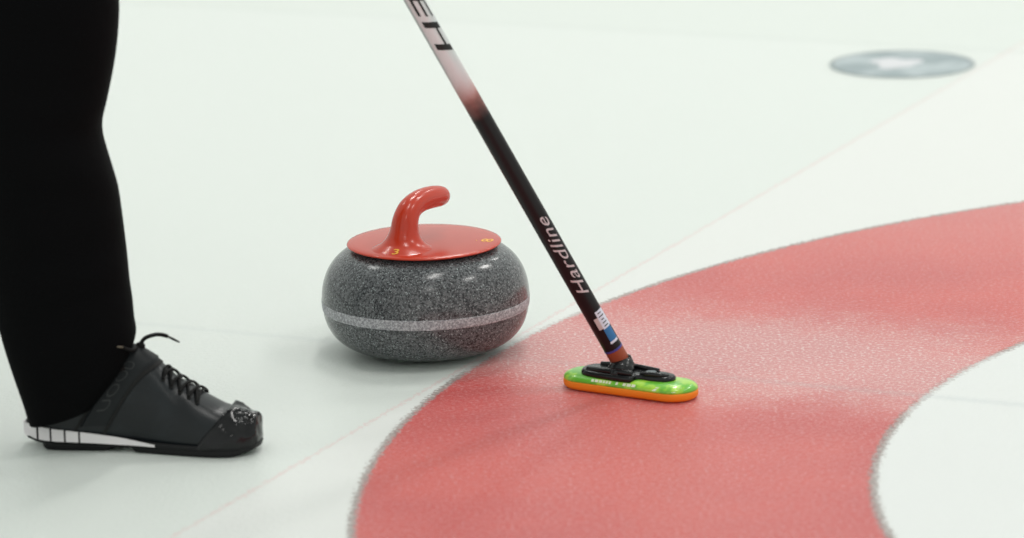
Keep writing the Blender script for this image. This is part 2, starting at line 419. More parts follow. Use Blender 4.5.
    v, f = [], []; sv, tv = [], []; ns, nt_ = 115, 48
    for i in range(ns):
        q = i * LEN / (ns - 1)
        for k in range(nt_):
            a = 2 * PI * k / nt_; v.append(sp(q, a)); sv.append(q); tv.append(a if a < PI else a - 2 * PI)
    for i in range(ns - 1):
        for k in range(nt_):
            k2 = (k + 1) % nt_; f.append((i * nt_ + k, i * nt_ + k2, (i + 1) * nt_ + k2, (i + 1) * nt_ + k))
    f.append(tuple(range(nt_))); f.append(tuple((ns - 1) * nt_ + k for k in range(nt_)))
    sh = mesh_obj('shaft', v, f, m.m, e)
    for nm, arr in (('s', sv), ('th', tv)):
        at_ = sh.data.attributes.new(nm, 'FLOAT', 'POINT')
        at_.data.foreach_set('value', arr)
    mb = MB(); mb.add(*tube([inv @ (b0 + D * (LEN - .002)), inv @ (b0 + D * (LEN + .01))], [RS + .001, RS - .003], 32)); mb.build('end_cap', blk, e)
    def wrap(name, s0, s1, t0, t1, mm, off=.0004, parent=None):
        v, f = [], []; a_, b_ = max(2, int((s1 - s0) / .003) + 1), 14
        for i in range(a_ + 1):
            for k in range(b_ + 1): v.append(sp(lerp(s0, s1, i / a_), lerp(t0, t1, k / b_), off))
        for i in range(a_):
            for k in range(b_): q = i * (b_ + 1) + k; f.append((q, q + 1, q + b_ + 2, q + b_ + 1))
        return mesh_obj(name, v, f, mm, parent or sh)
    # ferrule ring, sticker
    wrap('blue_ring', .0232, .0262, -PI, PI, mat('blue_print', (.06, .06, .30), .4))['label'] = 'thin blue ring near the foot of the shaft'
    sw = mat('sticker_white', (.72, .74, .86), .4); sbl = mat('sticker_blue', (.02, .16, .40), .35); tb = mat('text_black', (.006, .006, .006), .45)
    st = wrap('sticker', .0585, .0860, .30, 1.45, sw); st['label'] = 'white sticker with a blue lower half'
    wrap('sticker_flap', .0600, .0775, -.15, .30, mat('sticker_pale', (.60, .52, .52), .4), .0004)
    wrap('sticker_field', .0385, .0585, .25, 1.25, sbl)
    wrap('sticker_edge', .0350, .0385, .20, 1.25, sw)
    random.seed(3)
    for i in range(5):
        q = .0615 + i * .005; wrap('sticker_print', q, q + .0013, .45 + random.random() * .2, .9 + random.random() * .3, tb, .0007, st)
    # wrapped lettering
    def letters(text, s0, s1, th_base, th_top, mm, up=True, name='lettering'):
        cu = bpy.data.curves.new('n', 'FONT'); cu.body = text; cu.size = 1; cu.resolution_u = 5; cu.offset = .0; cu.space_character = 1.06
        to = bpy.data.objects.new('n', cu); COL.objects.link(to)
        me = bpy.data.meshes.new_from_object(to.evaluated_get(bpy.context.evaluated_depsgraph_get())); bpy.data.objects.remove(to)
        bm = bmesh.new(); bm.from_mesh(me)
        xs = [q.co.x for q in bm.verts]; ys = [q.co.y for q in bm.verts]; x0, x1, y0, y1 = min(xs), max(xs), min(ys), max(ys)
        for k in range(1, 12):
            y = lerp(y0, y1, k / 12)
            bmesh.ops.bisect_plane(bm, geom=bm.verts[:] + bm.edges[:] + bm.faces[:], plane_co=(0, y, 0), plane_no=(0, 1, 0))
        bm.verts.ensure_lookup_table(); bm.verts.index_update()
        vs = []
        for q in bm.verts:
            a = (q.co.x - x0) / (x1 - x0); b = (q.co.y - y0) / (y1 - y0)
            vs.append(sp(lerp(s0, s1 - .009, a) + .009 * b, lerp(th_base, th_top, b), .0005))
        fs = [tuple(x.index for x in p.verts) for p in bm.faces]
        bm.free(); return mesh_obj(name, vs, fs, mm, sh, smooth=False)
    letters('Hardline', .114, .245, .98, -.22, mat('letters_pinkish_white', (.62, .52, .54), .45))['label'] = 'pale lettering down the black part of the shaft'
    # big black lettering on the white part (reads downward: E, H)
    k = .0009
    g = [  # s0, s1, th0, th1
        (.5040, .5130, -.30, 1.25), (.5130, .5380, .64, .84), (.5380, .5470, -.30, 1.25),
        (.5560, .5800, -.30, -.05), (.5560, .5800, .38, .58), (.5800, .5900, -.30, 1.05), (.5560, .5800, 1.0, 1.15)]
    lt = MB()
    for s0, s1, q0, q1 in g:
        a_, b_ = 6, 10; v, f = [], []
        for i in range(a_ + 1):
            for j in range(b_ + 1): v.append(sp(lerp(s0, s1, i / a_) - .0075 * (lerp(q0, q1, j / b_) - .3), lerp(q0, q1, j / b_), .0005))
        for i in range(a_):
            for j in range(b_): q = i * (b_ + 1) + j; f.append((q, q + 1, q + b_ + 2, q + b_ + 1))
        lt.add(v, f)
    o = mesh_obj('lettering', lt.v, lt.f, tb, sh); o['label'] = 'large black lettering on the white part of the shaft'
    # small white print on the green cover, towards the camera
    v, f = [], []; mbp = MB(); random.seed(7); x = -.042
    from mathutils.bvhtree import BVHTree
    bvh = BVHTree.FromPolygons([q.co.copy() for q in body.data.vertices], [tuple(p.vertices) for p in body.data.polygons])
    def ptc(x, h):                                    # point on the camera-facing flank
        hit = bvh.ray_cast(Vector((x, -.08, lerp(.0140, .0205, h))), Vector((0, 1, 0)))[0]
        return hit + Vector((0, -.0005, .0003))
    while x < .022:
        w = random.uniform(.003, .006); gap = .0014
        if random.random() < .82:
            mbp.add([ptc(x, .35), ptc(x + w, .35), ptc(x + w, .80), ptc(x, .80)], [(0, 1, 2, 3)])
        x += w + gap
    mbp.build('cover_print_glints', mat('print_glint_cream', (.75, .80, .60), .5), body, smooth=False)
    mbp = MB(); 
    for x in (.055, .083):  # two highlights on the glossy cover, painted as pale strokes
        mbp.add([ptc(x - .004, .15), ptc(x + .001, .15), ptc(x + .005, .85), ptc(x + .001, .85)], [(0, 1, 2, 3)])
    mbp.build('cover_print_glints', bpy.data.materials['print_glint_cream'], body, smooth=False)
    return e, b0, D
broom_e, BB, BD = broom()

# ------------------------------------------------------------------ person
FY = R_(-10)                                     # the way the near foot points
heel = onz(52, 443.5); heel = Vector((heel.x, heel.y, 0))
Fd = Vector((math.cos(FY), math.sin(FY), 0))
person = empty('person', 'person in black trousers and black lace-up shoes standing at the left', 'person', (heel.x, heel.y, 0))
PO = Vector((heel.x, heel.y, 0))
SKIN = mat('skin', (.55, .33, .24), .5)
CLOTH = mat('black_cloth', (.0022, .0022, .0026), .8, spec=.06, bump=(35, .35, .004), sheen=0)
JACK = mat('jacket_cloth', (.02, .02, .024), .7, bump=(40, .3, .004))

LEATH = NT('shoe_leather'); tcn = LEATH.n('ShaderNodeTexCoord').outputs['Object']
cc = LEATH.mix(LEATH.mrange(LEATH.noise(tcn, 25, 3), .4, .65), (.0045, .0064, .0084), (.0080, .0112, .0140))
LEATH.l(cc, LEATH.b.inputs['Base Color']); LEATH.b.inputs['Roughness'].default_value = .33; LEATH.b.inputs['Specular IOR Level'].default_value = .35
bpn = LEATH.n('ShaderNodeBump'); LEATH.l(LEATH.noise(tcn, 300, 2), bpn.inputs['Height']); bpn.inputs['Strength'].default_value = .15; bpn.inputs['Distance'].default_value = .001
LEATH.l(bpn.outputs['Normal'], LEATH.b.inputs['Normal']); LEATH = LEATH.m
STRAPM = mat('strap_leather', (.0080, .0100, .0116), .5, spec=.25, bump=(200, .15, .001))
GLOSS = mat('toe_rubber', (.0020, .0020, .0030), .14, spec=.3, coat=.15, coat_rough=.06, bump=(20, .2, .004))
RUB = mat('sole_rubber', (.004, .004, .005), .5, spec=.3)
WHT = mat('sole_white', (.80, .76, .78), .45)
LACE = mat('lace_cord', (.004, .004, .004), .7, spec=.2, bump=(900, .4, .001))
DRK = mat('dark_gap', (.003, .003, .003), .8)
TONG = mat('tongue_fabric', (.008, .0065, .0065), .8, spec=.15)

SL = .304
XS = [0, .02, .06, .12, .22, .34, .46, .56, .64, .74, .84, .91, .96, .99, 1.0]
WD = [.006, .017, .026, .0315, .0330, .0325, .0345, .0395, .0440, .0480, .0475, .0415, .0320, .0190, .005]
HT = [.066, .080, .086, .092, .106, .124, .1300, .1140, .0925, .0735, .0570, .0530, .0470, .0420, .030]   # top above ground
YC = [0, 0, 0, 0, .001, .002, .003, .004, .004, .003, 0, -.003, -.006, -.008, -.009]
ZB = [.021, .020, .019, .018, .0165, .015, .0135, .0125, .012, .012, .012, .0125, .0135, .015, .016]
side_y = 1.0
def ssurf(x, a, off=0.):
    """x 0..1 heel to toe, a 0..pi from camera side over the top to the far side"""
    w = sinterp(XS, WD, x) + off; h = sinterp(XS, HT, x) + off; zb = sinterp(XS, ZB, x); yc = sinterp(XS, YC, x)
    c, s = math.cos(a), math.sin(a)
    n = interp([0, .3, .5, .8, 1], [.55, .75, .95, .85, .7], x)
    yy = -math.copysign(abs(c) ** n, c) * w
    tuck = 1 - .30 * (max(s, 0) ** 1.5) * 0
    return Vector((x * SL, yc + yy * tuck, zb + (h - zb) * max(s, 0) ** .88))

def patch(name, xf, a0, a1, nx, na, off, m, parent, thick=True):
    """xf(tt) -> (x start, x end) as the patch climbs; a between a0 and a1"""
    v, f = [], []
    for i in range(nx + 1):
        for k in range(na + 1):
            a = lerp(a0, a1, k / na); xa, xb = xf(a)
            x = lerp(xa, xb, i / nx); e_ = off
            if thick and (i in (0, nx)): e_ = -.001
            v.append(ssurf(x, a, e_))
    for i in range(nx):
        for k in range(na): q = i * (na + 1) + k; f.append((q, q + 1, q + na + 2, q + na + 1))
    return mesh_obj(name, v, f, m, parent)

def shoe(root_loc, yaw, label, seen=True):
    e = bpy.data.objects.new('shoe', None); COL.objects.link(e); e.parent = person
    e.location = root_loc; e.rotation_euler = (0, 0, yaw); e.empty_display_size = .03
    if label: e['label'] = label
    # upper
    v, f = [], []; nx, na = 64, 32
    for i in range(nx + 1):
        x = (1 - math.cos(PI * i / nx)) / 2 * .5 + (i / nx) * .5
        for k in range(na + 1):
            a = PI * k / na; q = ssurf(x, a)
            wr = .0014 * math.sin((x * 9 + math.sin(a) * 1.4) * 6) * max(0, min(1, (x - .5) * 6)) * max(0, min(1, (.82 - x) * 6)) * math.sin(a)
            v.append(q + Vector((0, 0, wr)))
    for i in range(nx):
        for k in range(na): q = i * (na + 1) + k; f.append((q, q + 1, q + na + 2, q + na + 1))
    for i in range(nx): f.append((i * (na + 1), (i + 1) * (na + 1), (i + 1) * (na + 1) + na, i * (na + 1) + na))
    mesh_obj('upper', v, f, LEATH, e)
    # collar and tongue rising into the trouser leg
    mb = MB(); mb.add(*tube(crom([(.075, .0, .075), (.072, .0, .105), (.068, 0, .135)], 5), [.040, .041, .042, .042, .041, .041, .040, .040, .040, .040, .039], 28, flat=1.0, up=(1, 0, 0))); mb.build('collar', LEATH, e)
    P = crom([(.50 * SL, .003, .112), (.44 * SL, .003, .130), (.405 * SL, .003, .147), (.385 * SL, .003, .166)], 6)
    tv, tf = [], []; n = 12
    for i, p in enumerate(P):
        hw = lerp(.030, .036, i / (len(P) - 1))
        for k in range(n + 1):
            tt = -1 + 2 * k / n; tv.append(p + Vector((-.018 * tt * tt, hw * tt, -.006 * tt * tt)))
        for k in range(n + 1):
            tt = -1 + 2 * k / n; tv.append(p + Vector((-.018 * tt * tt - .006, hw * tt * .96, -.006 * tt * tt - .003)))
    m2 = 2 * (n + 1)
    for i in range(len(P) - 1):
        ring = list(range(n + 1)) + list(range(2 * n + 1, n, -1))
        for k in range(m2):
            k2 = (k + 1) % m2; f1, f2 = ring[k], ring[k2]; tf.append((i * m2 + f1, i * m2 + f2, (i + 1) * m2 + f2, (i + 1) * m2 + f1))
    rg = list(range(n + 1)) + list(range(2 * n + 1, n, -1))
    tf.append(tuple((len(P) - 1) * m2 + q for q in rg)); tf.append(tuple(rg))
    mesh_obj('tongue', tv, tf, TONG, e)
    # soles: welt, heel pad, forefoot pad
    def slab(name, x0, x1, zt, zbt, grow, m, par=e, nx=40, a_end=1.0):
        v, f = [], []
        top, bot = [], []
        xs = [lerp(x0, x1, (1 - math.cos(PI * i / nx)) / 2) for i in range(nx + 1)]
        def half(x, sgn):
            w = sinterp(XS, WD, x) + grow
            tt = (x - x0) / (x1 - x0); endr = 1.0
            if x0 > .01: endr *= min(1, math.sqrt(max(0, 1 - (1 - min(tt / .12, 1)) ** 2)) + .02)
            if x1 < .99: endr *= min(1, math.sqrt(max(0, 1 - (1 - min((1 - tt) / .12, 1)) ** 2)) + .02)
            return sinterp(XS, YC, x) + sgn * w * endr
        loop = [(x, half(x, -1)) for x in xs] + [(x, half(x, 1)) for x in reversed(xs)]
        n = len(loop)
        def gx(x):  # grow endwise too
            return x * SL + (grow if x > .98 else (-grow if x < .02 else 0))
        for (fn, ins) in ((zbt, .0018), (lambda x: zbt(x) + .0015, 0), (lambda x: zt(x) - .0008, 0), (zt, .0008)):
            for (x, y) in loop:
                yc = sinterp(XS, YC, x); yy = y - math.copysign(min(ins, abs(y - yc)), y - yc)
                v.append((gx(x), yy, fn(x)))
        for i in range(3):
            for k in range(n):
                k2 = (k + 1) % n; f.append((i * n + k, i * n + k2, (i + 1) * n + k2, (i + 1) * n + k))
        f.append(tuple(range(n))); f.append(tuple(3 * n + k for k in range(n)))
        return mesh_obj(name, v, f, m, par)
    ztop = lambda x: interp([0, .10, .3, .5, .62, 1], [.0335, .0300, .0235, .0165, .0150, .0150], x)
    zbot = lambda x: interp([0, .06, .2, .42, .5, .6, 1], [.0120, .0095, .0075, .0065, .0055, .0060, .0090], x)
    sole = slab('sole', 0, 1, ztop, zbot, .0028, RUB)
    slab('heel_pad', .06, .40, lambda x: .011, lambda x: interp([.06, .10, .34, .40], [.003, 0, 0, .003], x), -.001, RUB, sole)
    slab('slider', .44, .985, lambda x: .010, lambda x: interp([.44, .50, .90, .985], [.003, 0, 0, .0045], x), .0015, RUB, sole)
    # white heel stripe in five segments around the heel and up the camera side
    def rim(x, sgn, gro):
        w = sinterp(XS, WD, x) + gro; return Vector((x * SL + (-gro if x < .02 else 0), sinterp(XS, YC, x) + sgn * w, 0))
    path = []
    for i in range(81):
        path.append(('f', lerp(.30, 0, i / 80)))
    segs = [(-.075, .055), (.066, .118), (.127, .180), (.189, .242), (.251, .575)]
    def rp(s, gro):
        if s >= 0: return rim(s, -1, gro)
        return rim(-s, 1, gro)
    for i, (a, b) in enumerate(segs):
        v, f = [], []; n = 26
        for k in range(n + 1):
            s = lerp(a, b, k / n); x = abs(s)
            base = rp(s, .0040)
            if abs(s) < .02: base.x -= .0015
            zt = interp([0, .10, .25, .40, .575], [.0325, .0305, .0262, .0205, .0128], x)
            zb = interp([0, .06, .25, .40, .575], [.0165, .0140, .0125, .0108, .0100], x)
            zt = max(zt, zb + .0006)
            inn = rp(s, .0015)
            v += [Vector((inn.x, inn.y, zb)), Vector((base.x, base.y, zb)), Vector((base.x, base.y, zt)), Vector((inn.x, inn.y, zt))]
        for k in range(n):
            for j in range(4): j2 = (j + 1) % 4; f.append((k * 4 + j, k * 4 + j2, k * 4 + 4 + j2, k * 4 + 4 + j))
        f += [(0, 1, 2, 3), (n * 4 + 3, n * 4 + 2, n * 4 + 1, n * 4)]
        mesh_obj('heel_stripe', v, f, WHT, sole, smooth=False)['label'] = 'white segment of the sole edge'
    # glossy rubber toe cap
    tc_ = lambda a: (lerp(.755, .885, math.sin(a) ** .9), .999)
    v, f = [], []; nx, na = 34, 40
    for i in range(nx + 1):
        for k in range(na + 1):
            a = PI * k / na; xa, xb = tc_(a); tt = i / nx; x = lerp(xa, xb, 1 - (1 - tt) ** 1.6)
            off = -.0005 if i == 0 else .0034
            q = ssurf(x, a, off)
            nn = noise.noise(q * 55) * .0032 + noise.noise(q * 130) * .0011
            if i > 0: q += Vector((nn * .8 + (.003 if x > .97 else 0), nn * (-1 if a < PI / 2 else 1) * .4, nn + .003 * math.exp(-((x - xa) / .05) ** 2) * math.sin(a)))
            v.append(q)
    for i in range(nx):
        for k in range(na): q = i * (na + 1) + k; f.append((q, q + 1, q + na + 2, q + na + 1))
    v.append(ssurf(1, PI / 2, 0) + Vector((.0045, 0, -.006))); c_ = len(v) - 1
    for k in range(na): f.append((nx * (na + 1) + k, nx * (na + 1) + k + 1, c_))
    f.append((nx * (na + 1) + na, nx * (na + 1), c_))
    mesh_obj('toe_cap', v, f, GLOSS, e)['label'] = 'glossy black rubber toe cap'
    if not seen: return e
    # strap over the instep
    a_s = .16
    sx = lambda a: (lerp(.215, .452, math.sin(a) ** 1.0), lerp(.335, .575, math.sin(a) ** 1.0))
    strap = patch('strap', sx, .14, PI - .14, 14, 36, .0045, STRAPM, e); strap['label'] = 'wide dark grey strap across the instep'
    # dark seam before the strap
    seam = lambda a: (lerp(.330, .572, math.sin(a)), lerp(.345, .587, math.sin(a)))
    patch('seam', seam, .05, PI - .05, 3, 30, .0022, DRK, e, thick=False)
    seam2 = lambda a: (lerp(.200, .437, math.sin(a)), lerp(.214, .452, math.sin(a)))
    patch('seam', seam2, .05, PI - .05, 3, 30, .0022, DRK, e, thick=False)
    # tone-on-tone letters up the strap
    cu = bpy.data.curves.new('n', 'FONT'); cu.body = 'UOOD'; cu.size = 1; cu.resolution_u = 4; cu.offset = .0
    to = bpy.data.objects.new('n', cu); COL.objects.link(to)
    me = bpy.data.meshes.new_from_object(to.evaluated_get(bpy.context.evaluated_depsgraph_get())); bpy.data.objects.remove(to)
    bm = bmesh.new(); bm.from_mesh(me)
    xs = [q.co.x for q in bm.verts]; ys = [q.co.y for q in bm.verts]; x0, x1, y0, y1 = min(xs), max(xs), min(ys), max(ys)
    for k in range(1, 24): bmesh.ops.bisect_plane(bm, geom=bm.verts[:] + bm.edges[:] + bm.faces[:], plane_co=(lerp(x0, x1, k / 24), 0, 0), plane_no=(1, 0, 0))
    bm.verts.index_update(); vs = []
    for q in bm.verts:
        al = lerp(.30, 1.0, (q.co.x - x0) / (x1 - x0)); tt = (q.co.y - y0) / (y1 - y0); xa, xb = sx(al)
        vs.append(ssurf(lerp(xb - .038, xa + .038, tt), al, .0051))
    fs = [tuple(x.index for x in p.verts) for p in bm.faces]; bm.free()
    mesh_obj('lettering', vs, fs, mat('strap_print', (.0085, .010, .011), .4), strap, smooth=False)
    # eyelets and laces between strap and toe
    lx = [.605, .640, .678, .716, .752]
    for x in lx:
        for a in (PI / 2 - .50, PI / 2 + .50):
            c = ssurf(x, a, .0006); nrm = (ssurf(x, a, .01) - ssurf(x, a, 0)).normalized()
            ey = MB(); ey.add(*tube([c, c + nrm * .0012], [.0032, .0026], 12)); ey.build('eyelet', DRK, e)
    def lace(pts, r=.0023, fl=.75): 
        mb = MB(); mb.add(*tube(crom(pts, 6), r, 10, flat=fl)); return mb.build('lace', LACE, e)
    for i in range(len(lx) - 1):
        for sg in (-1, 1):
            P = []
            for k in range(7):
                tt = k / 6; a = PI / 2 + sg * lerp(-.50, .50, tt); x = lerp(lx[i], lx[i + 1], tt)
                P.append(ssurf(x, a, .0012 + .0020 * math.sin(PI * tt) + (.0012 if sg > 0 else 0)))
            lace(P)
    for x in (.605, .752):
        P = [ssurf(x, PI / 2 + lerp(-.50, .50, k / 6), .0012 + .002 * math.sin(PI * k / 6)) for k in range(7)]; lace(P)
    # knot and loose ends: world positions from where they show, brought into the shoe frame
    M = (Matrix.Translation(PO + Vector(root_loc)) @ Matrix.Rotation(yaw, 4, 'Z')).inverted()
    kn = ssurf(.475, PI / 2, .008); Yk = (M.inverted() @ kn).y
    def W(px, py, dy=0): return M @ ony(px, py, Yk + dy)
    lace([W(139, 346), W(144, 339), W(150, 336), W(157, 334.5), W(163, 335), W(168, 336.5)], .0026, 1)
    mb = MB(); mb.add(*tube([W(168, 336.5), W(173, 339), W(179.5, 342.2)], [.0014, .0017, .0011], 8)); mb.build('lace_tip', LACE, e)
    lace([W(139, 346), W(133, 350, -.02), W(127, 349, -.035), W(122, 347, -.045)], .0022, 1)
    mb = MB(); mb.add(*tube([W(123, 347.3, -.045), W(117, 346.6, -.05), W(114.5, 347.3, -.05)], [.0013, .0015, .0010], 8)); o = mb.build('lace_tip', mat('lace_tip_tan', (.12, .10, .07), .4), e); o['label'] = 'pale lace tip'
    mb = MB(); mb.add(*tube([W(136, 350), W(140, 346), W(144, 344)], [.004, .006, .004], 12)); mb.build('lace_knot', LACE, e)
    return e
sh1 = shoe((-.028 * math.cos(FY), -.028 * math.sin(FY), 0), FY, 'black curling shoe with white heel stripe and glossy toe')
OFF2 = Vector((-.50, .20, 0))
sh2 = shoe(OFF2, R_(12), 'other black curling shoe, stepped back', seen=False)

# trousers: one garment; near leg follows the outline in the photograph
def person_local(p): return Vector(p) - PO
def ring_pts(L, Rr, depth, n=40, power=.85):
    c = (L + Rr) / 2; ax = (Rr - L) / 2; vs = []
    dy = Vector((0, 1, 0))
    for k in range(n):
        a = 2 * PI * k / n; cc_, ss = math.cos(a), math.sin(a)
        vs.append(c + ax * math.copysign(abs(cc_) ** power, cc_) + dy * depth * math.copysign(abs(ss) ** power, ss))
    return vs
YL = heel.y - .012
prof = [  # py left, px left, py right, px right, depth radius, Y shift
    (424, 29, 404, 96, .045, -.012), (416, 26.5, 388, 108, .050, -.012), (404, 23, 366, 124, .056, -.012), (390, 18.5, 346, 133, .060, -.01), (374, 13.5, 332, 136.5, .064, -.01),
    (356, 8, 318, 134.5, .067, -.01), (336, 2, 300, 132.5, .069, -.005), (312, -5, 280, 129, .071, 0), (285, -12, 262, 127, .073, 0), (255, -19, 238, 124, .074, 0.005),
    (222, -25, 214, 121, .075, .005), (190, -30, 188, 117, .077, .01), (160, -34, 160, 109, .079, .01), (130, -38, 128, 101.5, .080, .015), (104, -42, 100, 107, .082, .015), (76, -46, 74, 112, .083, .02),
    (50, -49, 46, 116.5, .084, .02), (20, -50, 20, 118.5, .085, .02), (-10, -52, -10, 118, .086, .02), (-60, -56, -60, 112, .088, .03), (-120, -64, -120, 104, .09, .03), (-190, -78, -190, 94, .094, .04), (-240, -92, -240, 84, .10, .06)]
rings = []
for (pyl, pxl, pyr, pxr, dr_, ys) in prof:
    Y = YL + ys; L = person_local(ony(pxl, pyl, Y)); Rr = person_local(ony(pxr, pyr, Y)); rings.append((L, Rr, dr_))
# smooth in between
N = 40
def dens(vals, k=4): return crom(vals, k)
Ls = dens([r[0] for r in rings]); Rs = dens([r[1] for r in rings]); Ds = dens([Vector((r[2], 0, 0)) for r in rings])
V, Fc = [], []
for i in range(len(Ls)):
    for k, q in enumerate(ring_pts(Ls[i], Rs[i], Ds[i].x, N)):
        fold = noise.noise(Vector((q.x * 9, q.y * 9, q.z * 5))) * .006 + noise.noise(Vector((q.x * 16 + q.z * 14, q.y * 16, q.z * 12))) * .0035
        c = (Ls[i] + Rs[i]) / 2; dd = (q - c); edge = abs(math.cos(2 * PI * k / N))
        V.append(q + dd.normalized() * fold * (1 - .75 * edge ** 3))
for i in range(len(Ls) - 1):
    for k in range(N): k2 = (k + 1) % N; Fc.append((i * N + k, i * N + k2, (i + 1) * N + k2, (i + 1) * N + k))
topL = (Ls[-1] + Rs[-1]) / 2
b = len(V)                                          # inner face of the hem
for k in range(N): c = (Ls[0] + Rs[0]) / 2; V.append(c + (V[k] - c) * .93 + Vector((0, 0, .012)))
for k in range(N): V.append(((Ls[2] + Rs[2]) / 2 + (V[2 * N + k] - (Ls[2] + Rs[2]) / 2) * .85) + Vector((0, 0, .03)))
for k in range(N): k2 = (k + 1) % N; Fc.append((k, k2, b + k2, b + k)); Fc.append((b + k, b + k2, b + N + k2, b + N + k))
# far leg and hips (above and left of the frame)
ank2 = OFF2 + Vector((.06, .01, .05)); hip2 = topL + Vector((-.14, .15, .12)); knee2 = (ank2 + hip2) / 2 + Vector((.06, -.02, -.02))
hipc_ = (topL + hip2) / 2
pl = crom([ank2, lerp(ank2, knee2, .5), knee2, lerp(knee2, hip2, .5), hip2], 6); rl = [interp([0, .3, 1], [.075, .08, .098], i / (len(pl) - 1)) for i in range(len(pl))]
tmp = MB(); tmp.v = V; tmp.f = Fc; tmp.add(*tube(pl, rl, 28, caps=False))
hj = crom([topL + Vector((0, 0, -.06)), topL + Vector((-.01, .01, .04)), hipc_ + Vector((.02, -.03, .12))], 4)
tmp.add(*tube(hj, [.085, .092, .098, .104, .110, .112, .112, .110, .105], 28, caps=False))
waist = topL + Vector((-.09, .07, .34))
hipc = (topL + hip2) / 2
hp = crom([hipc + Vector((0, 0, -.03)), hipc + Vector((-.005, 0, .08)), hipc + Vector((-.01, 0, .17)), hipc + Vector((0, 0, .25))], 4)
v, f = [], []
for i, p in enumerate(hp):
    tt = i / (len(hp) - 1); rx, ry = interp([0, .35, 1], [.165, .185, .155], tt), interp([0, .35, 1], [.16, .20, .165], tt)
    for k in range(32): a = 2 * PI * k / 32; v.append(p + Vector((rx * math.cos(a) * .8, ry * math.sin(a), 0)))
for i in range(len(hp) - 1):
    for k in range(32): k2 = (k + 1) % 32; f.append((i * 32 + k, i * 32 + k2, (i + 1) * 32 + k2, (i + 1) * 32 + k))
f.append(tuple(range(32))); tmp.add(v, f)
tr = tmp.build('trousers', CLOTH, person); tr['label'] = 'loose black trousers'

# body: one continuous skinned figure, plus jacket and hair (all above the frame but for the leg)
def skinned(name, nodes, edges, m, parent, root=0, sub=2):
    me = bpy.data.meshes.new(name); me.from_pydata([n[0] for n in nodes], edges, []); me.update()
    o = bpy.data.objects.new(name, me); COL.objects.link(o); me.materials.append(m)
    sk = o.modifiers.new('skin', 'SKIN'); 
    if not me.skin_vertices: 
        bpy.context.view_layer.objects.active = o
    ld = me.skin_vertices[0].data
    for i, n_ in enumerate(nodes):
        r = n_[1]; ld[i].radius = (r, r) if not isinstance(r, tuple) else r; ld[i].use_root = (i == root)
    sk.use_smooth_shade = True
    su = o.modifiers.new('sub', 'SUBSURF'); su.levels = sub; su.render_levels = sub
    dg = bpy.context.evaluated_depsgraph_get(); me2 = bpy.data.meshes.new_from_object(o.evaluated_get(dg)); 
    bpy.data.objects.remove(o)
    o = bpy.data.objects.new(name, me2); COL.objects.link(o)
    if not me2.materials: me2.materials.append(m)
    for p in me2.polygons: p.use_smooth = True
    o.parent = parent; return o
ank1 = Vector((.050, -.009, .095)); knee1 = person_local(ony(38, 20, YL + .02)); hip1 = topL + Vector((-.02, .02, .06))
pel = hipc + Vector((0, 0, .12)); chest = pel + Vector((.06, -.02, .34)); neck = chest + Vector((.03, -.01, .20)); head = neck + Vector((.045, -.015, .13))
grip1 = person_local(BB + BD * .93); grip2 = person_local(BB + BD * 1.06)
shR = chest + Vector((.06, -.17, .13)); shL = chest + Vector((.04, .17, .13))
elR = lerp(shR, grip1, .5) + Vector((-.05, -.10, -.07)); elL = lerp(shL, grip2, .5) + Vector((-.08, .10, -.08))
aA = (BD.cross(Vector((0, 0, 1)))).normalized()
def palm(grip, el):
    d = (grip - el).normalized(); q = grip - BD * (grip - grip).dot(BD)
    return grip - d * .040
wr1 = palm(grip1, elR) - (grip1 - elR).normalized() * .075; wr2 = palm(grip2, elL) - (grip2 - elL).normalized() * .075
pm1, pm2 = palm(grip1, elR), palm(grip2, elL)
nodes = [(pel, .10), (chest, .095), (neck, .055), (head + Vector((0, 0, -.05)), (.062, .068)), (head, (.078, .088)), (head + Vector((0, 0, .07)), (.062, .075)),
         (hip1, .075), (knee1, .050), (ank1, .026), (ank1 + Vector((.05, -.009, -.045)), .014),
         (hip2, .075), (knee2, .050), (ank2 + Vector((0, 0, .03)), .034), (ank2 + Vector((.12, .02, -.015)), .022),
         (shR, .045), (elR, .038), (wr1, .025), (pm1, (.022, .024)),
         (shL, .045), (elL, .038), (wr2, .025), (pm2, (.022, .024))]
edges = [(0, 1), (1, 2), (2, 3), (3, 4), (4, 5), (0, 6), (6, 7), (7, 22), (22, 8), (8, 9), (0, 10), (10, 11), (11, 12), (12, 13), (1, 14), (14, 15), (15, 16), (16, 17), (1, 18), (18, 19), (19, 20), (20, 21)]
nodes.append((person_local(ony(44, 210, YL + .02)), .046))
def fingers(pm, grip, el, iw):
    """four fingers and a thumb closed round the shaft"""
    d = (grip - el).normalized(); d = (d - BD * d.dot(BD)).normalized(); sdv = BD.cross(d).normalized()
    for j, (ln_, off) in enumerate(((.9, -.027), (1.0, -.009), (.95, .009), (.78, .027))):
        base = grip + BD * off; prev = iw
        for a in (200, 250, 310, 370, 425):
            if a > 425 - (1 - ln_) * 200: a = 425 - (1 - ln_) * 200
            aa = R_(a - 60); q = base + (d * math.cos(aa) + sdv * math.sin(aa)) * .0245
            nodes.append((q, .0085)); edges.append((prev, len(nodes) - 1)); prev = len(nodes) - 1
    prev = iw
    for a, up_ in ((150, .040), (95, .044), (45, .046)):
        aa = R_(a); q = grip + BD * up_ + (d * math.cos(aa) - sdv * math.sin(aa)) * .0245
        nodes.append((q, .0100)); edges.append((prev, len(nodes) - 1)); prev = len(nodes) - 1
fingers(pm1, grip1, elR, 17); fingers(pm2, grip2, elL, 21)
fd = Vector((math.cos(FY), math.sin(FY), 0)); fs_ = Vector((-fd.y, fd.x, 0))
body = skinned('body', nodes, edges, SKIN, person)
